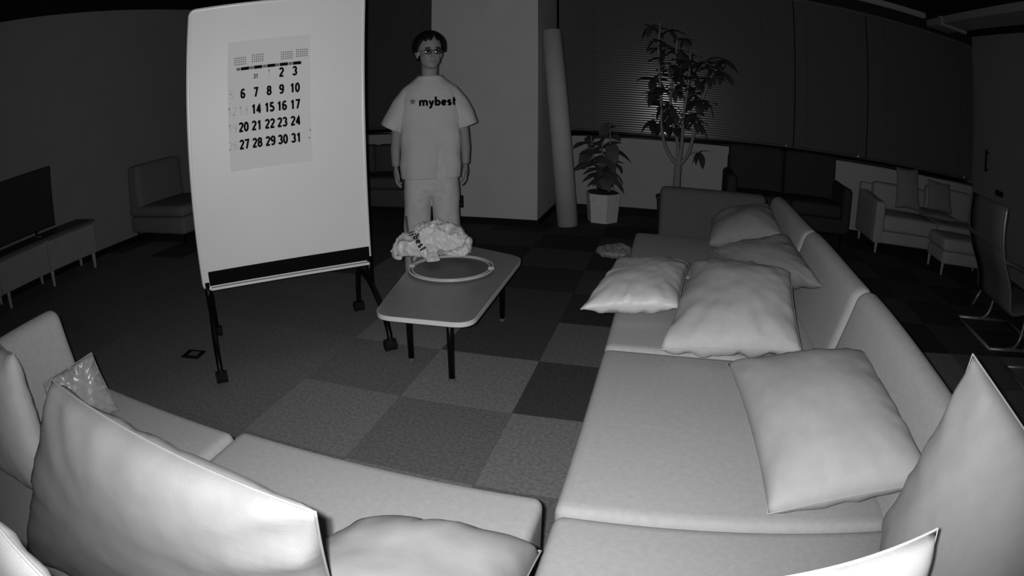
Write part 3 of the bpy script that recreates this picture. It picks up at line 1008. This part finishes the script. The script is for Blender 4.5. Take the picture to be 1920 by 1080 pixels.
# trousers
tr = bmesh.new()
addto(tr, loft([(.545, 0, .005, .120, .045, .9), (.575, 0, .005, .165, .085, .85), (.62, 0, .005, .184, .108, .8), (.70, 0, .005, .183, .112, .8), (.85, 0, .005, .172, .105, .8), (.95, 0, .005, .165, .10, .8)]))
for s in (-1, 1):
    addto(tr, loft([(.035, s * .106, .012, .088, .098, .9), (.20, s * .103, .012, .089, .098, .9), (.40, s * .098, .006, .090, .100, .9), (.56, s * .095, .004, .093, .106, .9), (.66, s * .092, .004, .093, .108, .9)]))
tme = voxel(tr, .006, 3)
displace(tme, lambda p, n: p + Vector((n.x, n.y, 0)) * (noise.noise(Vector((p.x * 9, p.y * 7, p.z * 7))) * .008 + noise.noise(Vector((p.x * 14, p.y * 8, p.z * 3 + 7))) * .005))
link('trousers', tme, M_PANTS, pr, True)
tr_bvh = bvh_of(tme)
sb = bmesh.new()
NV = 24
L_, R_ = [], []
for k in range(NV + 1):
    z = .12 + .46 * k / NV
    xc = -.140 - .045 * k / NV
    L_.append(sb.verts.new((xc - .012, z, 0)))
    R_.append(sb.verts.new((xc + .006, z, 0)))
for k in range(NV):
    sb.faces.new((L_[k], R_[k], R_[k + 1], L_[k + 1]))
obj('side_stripe', press(sb, tr_bvh, (0, -.7, 0), (0, 1, 0), (1, 0, 0), (0, 0, 1), .003), M_INKG, pr)
# shoes
for s in (-1, 1):
    shb = bmesh.new()
    ellip(shb, (s * .110, -.055, .045), (.050, .135, .042))
    ellip(shb, (s * .108, .035, .055), (.046, .065, .05))
    box(shb, s * .110 - .046, s * .110 + .046, -.17, .09, .0, .03, bev=.012)
    m_ = voxel(shb, .008, 2)
    for v in m_.vertices:
        v.co.z = max(v.co.z, 0.0)
    link('shoe', m_, M_DARK2, pr, True)

# ------------------------------------------------------------------ rolled material leaning on the pillar
rl = thing('leaning_roll', 'tall pale cylindrical roll leaning beside the right corner of the pillar', 'roll', (-.885, 5.30, 0))
pa, pb = Vector((0, 0, .012)), Vector((-.172, .04, 1.852))
obj('roll', T([pa, pb], [.098, .090], 36), M_ROLL, rl, True)
dv = (pb - pa).normalized()
obj('core', T([pb - dv * .01, pb + dv * .003], .045, 20), M_ROLLEND, rl)

# ------------------------------------------------------------------ plants
def leaf_mesh(name, L, W, fold=.18, droop=.25, m=M_LEAF):
    bm = bmesh.new()
    n = 6
    rows = []
    for i in range(n + 1):
        t = i / n
        wd = W / 2 * math.sin(PI * min(1, t * .98 + .02)) ** .75 * (1 - .25 * t)
        z = -droop * L * t * t
        x = L * t * (1 - .08 * t)
        rows.append([bm.verts.new((x, -wd, z + fold * wd)), bm.verts.new((x, 0, z)), bm.verts.new((x, wd, z + fold * wd))])
    for i in range(n):
        for k in range(2):
            bm.faces.new((rows[i][k], rows[i + 1][k], rows[i + 1][k + 1], rows[i][k + 1]))
    me = bpy.data.meshes.new(name)
    bm.to_mesh(me)
    bm.free()
    me.materials.append(m)
    for p in me.polygons:
        p.use_smooth = True
    return me
def put_leaf(me, parent, loc, az, pitch, roll, s=1.0):
    o = bpy.data.objects.new('leaf', me)
    COL.objects.link(o)
    o.parent = parent
    o.location = loc
    o.rotation_euler = Matrix.Rotation(az, 3, 'Z').to_4x4().to_3x3().to_4x4().to_euler() if False else (Matrix.Rotation(az, 3, 'Z') @ Matrix.Rotation(-pitch, 3, 'Y') @ Matrix.Rotation(roll, 3, 'X')).to_euler()
    o.scale = (s, s, s)
    return o
# small rubber plant in a faceted planter
rp = thing('potted_plant', 'small broad-leaved plant in pale faceted planter on the floor', 'plant', (-.60, 5.66, 0), group='potted plants by the window')
seg6 = 6
def hexprism(r0, r1, z0, z1, rot):
    return tube(bmesh.new(), [(0, 0, z0), (0, 0, z1)], [r0, r1], 6) 
hp = hexprism(.150, .178, .0, .285, 0)
bmesh.ops.rotate(hp, verts=hp.verts, cent=(0, 0, 0), matrix=Matrix.Rotation(R(-10), 3, 'Z'))
obj('planter', hp, M_POT, rp)
sm = lathe([(.001, .27), (.150, .27), (.150, .288), (.10, .305), (.001, .315)], 20)
for v in sm.verts:
    if v.co.z > .28:
        v.co.z += noise.noise(v.co * 30) * .02
obj('soil', sm, M_SOIL, rp)
lm = leaf_mesh('leaf', .235, .130, .15, .35, M_LEAF2)
rr = random.Random(7)
stems = [[(0, 0, .28), (.005, .0, .40), (-.01, .0, .50), (-.02, .01, .78)], [(.02, 0, .28), (.035, .01, .45), (.06, .01, .60), (.05, .02, .98)], [(.0, .01, .30), (-.02, .0, .46), (-.10, .0, .62), (-.13, .0, .84)]]
for st in stems:
    pts = curve_pts(st, 6)
    obj('stem', T(pts, [.011 * (1 - .55 * i / len(pts)) for i in range(len(pts))], 8), M_STEM, rp, True)
    nl = 20
    for k in range(nl):
        t = .36 + .64 * k / (nl - 1)
        p = pts[min(len(pts) - 1, int(t * (len(pts) - 1)))]
        put_leaf(lm, rp, p, k * 2.4 + rr.random(), R(rr.uniform(-35, 35)), R(rr.uniform(-30, 30)), rr.uniform(.75, 1.15))
# tall tree behind the far sofa unit
tp = thing('potted_tree', 'tall branching leafy tree in a dark pot behind far sofa backrest', 'plant', (.115, 5.45, 0), group='potted plants by the window')
obj('planter', lathe([(.15, 0), (.16, .01), (.185, .30), (.195, .31), (.195, .335), (.17, .335), (.165, .29), (.001, .29)], 28), M_DARK2, tp, True)
obj('soil', lathe([(.001, .285), (.165, .285), (.165, .295), (.001, .305)], 20), M_SOIL, tp)
trunk = [(0, 0, .29), (.0, 0, .50), (.005, 0, .64)]
obj('trunk', T(curve_pts(trunk, 4), [.036] * 4 + [.034] * 4 + [.030], 10), M_STEM, tp, True)
branches = [
    [(.0, 0, .62), (-.105, 0, .76), (-.160, .02, .95), (-.175, .03, 1.28), (-.20, .03, 1.66), (-.18, .02, 1.98)],
    [(.0, 0, .62), (-.01, .02, .84), (-.085, .05, 1.15), (-.06, .06, 1.50), (-.02, .04, 1.84)],
    [(.005, 0, .62), (.03, .0, .82), (.04, -.01, 1.10), (.08, -.02, 1.42), (.10, .0, 1.72)],
    [(.005, 0, .62), (.09, .0, .74), (.14, -.01, .93), (.20, .0, 1.22), (.30, .01, 1.50), (.42, .02, 1.62)],
    [(.08, 0, .72), (.13, -.03, .76), (.20, -.05, .775)],
]
lf5 = leaf_mesh('leaf', .17, .072, .12, .30, M_LEAF)
rr = random.Random(21)
def palm(p, n=5, az0=None, size=1.0, tilt=20):
    az0 = rr.uniform(0, 2 * PI) if az0 is None else az0
    for k in range(n):
        a = az0 + 2 * PI * k / n
        put_leaf(lf5, tp, p, a, R(rr.uniform(-50, 25)), R(rr.uniform(-25, 25)), size * rr.uniform(.75, 1.15))
for bi, br in enumerate(branches):
    pts = curve_pts(br, 6)
    r0 = .019 if bi < 4 else .009
    obj('branch', T(pts, [r0 * (1 - .62 * i / len(pts)) for i in range(len(pts))], 8), M_STEM, tp, True)
    if bi == 4:
        palm(pts[-1], 6, size=.9)
        continue
    top = len(pts) - 1
    for k in range(14):
        t = .44 + .56 * k / 13
        p = pts[int(t * top)]
        off = Vector((rr.uniform(-.12, .12), rr.uniform(-.10, .10), rr.uniform(-.05, .09)))
        q = p + off
        obj('twig', T([p, p + off * .5 + Vector((0, 0, .012)), q], [.0035, .003, .002], 5), M_STEM, tp)
        palm(q, 5)

# ------------------------------------------------------------------ dark two-seat sofa under the window
def feet(t, pts, h, m, r0=.018, r1=.011):
    for x, y in pts:
        obj('leg', T([(x, y, 0), (x, y, h)], [r1, r0], 10), m, t)
ds = thing('dark_sofa', 'dark two-seat sofa with tall back under the window blind', 'sofa', (1.25, 5.76, 0))
W2 = .655
obj('base', rbox(-W2 + .02, W2 - .02, -.32, .31, .13, .28, r=.03, n=8), M_DARK, ds, True)
for s in (-1, 1):
    obj('arm', rbox(s * (W2 - .05) - .05, s * (W2 - .05) + .05, -.33, .24, .13, .59, r=.045, n=8, fn=lambda p: Vector((p.x, p.y, p.z + max(0, p.y) * .05))), M_DARK, ds, True)
    obj('seat_cushion', rbox(min(0, s * .55) + .002, max(0, s * .55) - .002, -.33, .16, .28, .41, r=.04, n=8, crown=.015), M_DARK, ds, True)
    obj('back_cushion', rbox(min(0, s * .60) + .006, max(0, s * .60) - .006, .13, .27, .36, .85, r=.045, n=8, fn=lambda p: Vector((p.x, p.y + (p.z - .4) * .06, p.z))), M_DARK, ds, True)
obj('back_frame', rbox(-.60, .60, .24, .32, .13, .74, r=.03, n=6), M_DARK, ds, True)
feet(ds, [(a, b) for a in (-.58, .58) for b in (-.26, .26)], .135, M_BLK)

# ------------------------------------------------------------------ pale sofa with cushions and ottoman on the right
ws = thing('pale_sofa', 'pale low sofa on thin legs under the rightmost blind', 'sofa', (3.02, 5.75, 0))
obj('frame', rbox(-.83, .83, -.32, .30, .10, .225, r=.02, n=6), M_LSOFA, ws, True)
for s in (-1, 1):
    obj('arm', rbox(s * .78 - .055, s * .78 + .055, -.335, .32, .10, .515, r=.022, n=8, fn=lambda p: Vector((p.x, p.y, p.z + (max(0, p.y + .33) * .06 if p.z > .3 else 0)))), M_LSOFA, ws, True)
    obj('seat_cushion', rbox(min(0, s * .72) + .004, max(0, s * .72) - .004, -.325, .16, .228, .385, r=.035, n=8, crown=.012), M_LSOFA, ws, True)
    obj('back_cushion', rbox(min(0, s * .72) + .006, max(0, s * .72) - .006, .10, .24, .38, .66 if s < 0 else .72, r=.045, n=8), M_LSOFA, ws, True)
obj('back_frame', rbox(-.83, .83, .24, .33, .10, .62, r=.02, n=6), M_LSOFA, ws, True)
feet(ws, [(-.78, -.30), (.78, -.30), (-.78, .28), (.78, .28)], .105, M_WOOD)
pillow('tall pale cushion propped upright on the pale sofa', [(2.55, 5.80, .86), (2.84, 5.80, .88), (2.86, 5.68, .44), (2.52, 5.68, .44)], .12, m=M_LPIL, seed=20, group='cushions on the pale sofa', n=16)
pillow('pale cushion lying flat on the seat of the pale sofa', [(2.80, 5.86, .455), (3.32, 5.84, .455), (3.34, 5.47, .445), (2.84, 5.47, .445)], .08, m=M_LPIL, seed=21, group='cushions on the pale sofa', n=16)
pillow('square pale cushion leaning on the right back of the pale sofa', [(3.00, 5.82, .80), (3.34, 5.82, .78), (3.36, 5.72, .47), (2.98, 5.72, .47)], .09, m=M_LPIL, seed=22, group='cushions on the pale sofa', n=16)
ot = thing('ottoman', 'pale upholstered footstool on tapered legs before the pale sofa', 'footstool', (3.17, 5.08, 0))
obj('frame', rbox(-.35, .35, -.21, .21, .11, .23, r=.02, n=6), M_LSOFA, ot, True)
obj('cushion', rbox(-.36, .36, -.22, .22, .23, .355, r=.04, n=8, crown=.012), M_LSOFA, ot, True)
feet(ot, [(a, b) for a in (-.33, .33) for b in (-.185, .16)], .115, M_WOOD)

# ------------------------------------------------------------------ two lounge chairs with flat sled bases
def lounge_chair(label, loc):
    t = thing('lounge_chair', label, 'chair', loc, group='high-backed lounge chairs')
    # x forward (away from the sofa row), y across
    prof = [(-.06, .945), (-.065, .80), (-.045, .68), (.0, .575), (.085, .45), (.125, .36), (.15, .28), (.22, .255), (.40, .29), (.55, .33)]
    P2 = curve_pts([(x, 0, z) for x, z in prof], 4)
    bm = bmesh.new()
    rows = []
    for i, p in enumerate(P2):
        q = P2[min(i + 1, len(P2) - 1)] - P2[max(i - 1, 0)]
        nn = Vector((q.z, 0, -q.x)).normalized() * .018
        rows.append([[bm.verts.new(Vector((p.x, y, p.z)) + nn * sg) for y in (-.25, -.1, .1, .25)] for sg in (1, -1)])
    for i in range(len(rows) - 1):
        for sg in (0, 1):
            for k in range(3):
                bm.faces.new((rows[i][sg][k], rows[i][sg][k + 1], rows[i + 1][sg][k + 1], rows[i + 1][sg][k]))
        for k in (0, 3):
            bm.faces.new((rows[i][0][k], rows[i][1][k], rows[i + 1][1][k], rows[i + 1][0][k]))
    for i in (0, -1):
        bm.faces.new([rows[i][0][k] for k in range(4)] + [rows[i][1][k] for k in (3, 2, 1, 0)])
    obj('seat_shell', bm, M_CHAIRB, t, True)
    for s in (-1, 1):
        obj('side_rail', T([(p.x, s * .268, p.z) for p in P2], .015, 8), M_CHAIRF, t, True)
        obj('armrest', T(curve_pts([(-.01, s * .285, .60), (.14, s * .31, .58), (.32, s * .31, .54), (.38, s * .30, .42), (.36, s * .275, .29)], 5), .016, 8), M_CHAIRB, t, True)
    obj('headrest', rbox(-.075, -.015, -.20, .20, .76, .93, r=.028, n=6), M_CHAIRB, t, True)
    obj('back_strap', rbox(-.072, -.05, -.25, .25, .66, .70, r=.009, n=4), M_CHAIRB, t, True)
    # sled base: a flat frame on the carpet and two bent uprights
    fr_ = [(.0, .30, .013), (.0, -.30, .013), (.62, -.30, .013), (.62, .30, .013), (.0, .30, .013)]
    for a in range(4):
        obj('base_bar', T([fr_[a], fr_[a + 1]], .013, 8), M_CHAIRF, t, True)
    for s in (-1, 1):
        obj('upright', T(curve_pts([(.20, s * .295, .015), (.28, s * .29, .025), (.34, s * .28, .09), (.36, s * .27, .27)], 5), .013, 8), M_CHAIRF, t, True)
    obj('rear_strut', T([(.19, .27, .26), (.13, .29, .12)], .011, 8), M_CHAIRF, t, True)
    return t
lounge_chair('high-backed lounge chair at the right edge, facing away, fully visible side', (2.40, 3.385, 0))
lounge_chair('second lounge chair at the right frame edge, only its base corner showing', (2.405, 2.505, 0))

# ------------------------------------------------------------------ left side: sideboard, television, armless sofa
sb_ = thing('sideboard', 'long low sideboard on pale legs against the left wall', 'sideboard', (-5.12, 2.10, 0))
obj('carcass', B(-.20, .17, -.98, .98, .145, .445, bev=.004), M_CAB, sb_)
obj('top', B(-.21, .195, -.99, .99, .445, .470, bev=.004), M_CABTOP, sb_)
for k in range(3):
    y0 = -.975 + k * .652
    d_ = obj('door', B(.17, .188, y0, y0 + .646, .15, .44, bev=.003), M_CAB, sb_)
    obj('grip', B(.186, .192, y0 + .02, y0 + .62, .428, .436), M_CABTOP, d_)
for y in (-.93, -.24, .36, .94):
    for x in (-.17, .15):
        obj('leg', T([(x, y, 0), (x, y, .15)], [.016, .022], 10), M_WOOD, sb_)
tv = thing('television', 'flat black television standing on the sideboard at left', 'television', (-5.17, 2.05, .4705))
obj('screen_panel', B(-.018, .012, -.64, .64, .045, .62, bev=.004), M_TVB, tv)
obj('screen', B(.0105, .0135, -.63, .63, .058, .61), M_TV, tv)
for y in (-.38, .38):
    s = obj('stand_foot', B(-.09, .10, y - .014, y + .014, .0, .012, bev=.003), M_CHAIRF, tv)
    obj('stand_neck', B(-.012, .012, y - .012, y + .012, .01, .06), M_TVB, s)
ls = thing('armless_sofa', 'grey armless sofa unit against the left wall beyond the sideboard', 'sofa', (-4.83, 4.24, 0))
obj('base', rbox(-.49, .49, -.37, .37, .11, .285, r=.035, n=8), M_LSEAT, ls, True)
obj('seat_cushion', rbox(-.49, .50, -.38, .38, .285, .40, r=.05, n=10, crown=.012), M_LSEAT, ls, True)
obj('backrest', rbox(-.49, -.24, -.37, .37, .36, .84, r=.05, n=10, fn=lambda p: Vector((p.x + (.42 - p.z) * (-.18 if p.x > -.3 else .10) * -1 * .5, p.y, p.z))), M_LSEAT, ls, True)
feet(ls, [(a, b) for a in (-.42, .42) for b in (-.30, .30)], .115, M_BLK)
# dark sofa glimpsed between board and person
gs = thing('window_bench_sofa', 'low dark sofa glimpsed between whiteboard and person under the blind', 'sofa', (-3.15, 5.70, 0))
obj('base', rbox(-.75, .75, -.36, .34, .09, .28, r=.03, n=8), M_DARK2, gs, True)
for s in (-1, 1):
    obj('seat_cushion', rbox(min(0, s * .75) + .003, max(0, s * .75) - .003, -.37, .16, .28, .40, r=.04, n=8, crown=.01), M_DARK2, gs, True)
    obj('back_cushion', rbox(min(0, s * .75) + .003, max(0, s * .75) - .003, .10, .30, .38, .70, r=.05, n=8), M_DARK2, gs, True)
feet(gs, [(a, b) for a in (-.66, .66) for b in (-.28, .28)], .095, M_BLK)

# ------------------------------------------------------------------ small things on the floor
fo = thing('floor_outlet', 'black square floor outlet box in the carpet by the board', 'outlet', (-2.313, 1.975, 0))
fo.rotation_euler = (0, 0, R(12))
obj('plate', B(-.062, .062, -.050, .050, 0, .008, bev=.003), M_BLACKB, fo)
obj('lid', B(-.022, .034, -.022, .024, .008, .011), M_OUT, fo)
obj('hinge', B(-.040, -.030, -.03, .03, .008, .012), M_BLK, fo)
pf = thing('plastic_wrap', 'crumpled clear plastic wrapping on the carpet beside the sofa row', 'wrapping', (-.37, 4.42, 0))
bm = bmesh.new()
ellip(bm, (0, 0, .035), (.13, .12, .035))
ellip(bm, (.05, .03, .05), (.08, .07, .035))
me = voxel(bm, .009, 2)
def film_folds(p, n):
    q = p + n * ((1 - abs(noise.noise(p * 22)) * 2) * .016 + noise.noise(p * 50) * .006)
    q.z = max(.001, q.z)
    return q
displace(me, film_folds)
link('film', me, M_PLASTIC, pf, True)
obj('packed_strip', B(-.09, .10, -.02, .02, .012, .03, bev=.004), M_EDGE, pf)

bpy.data.scenes.remove(TMP)
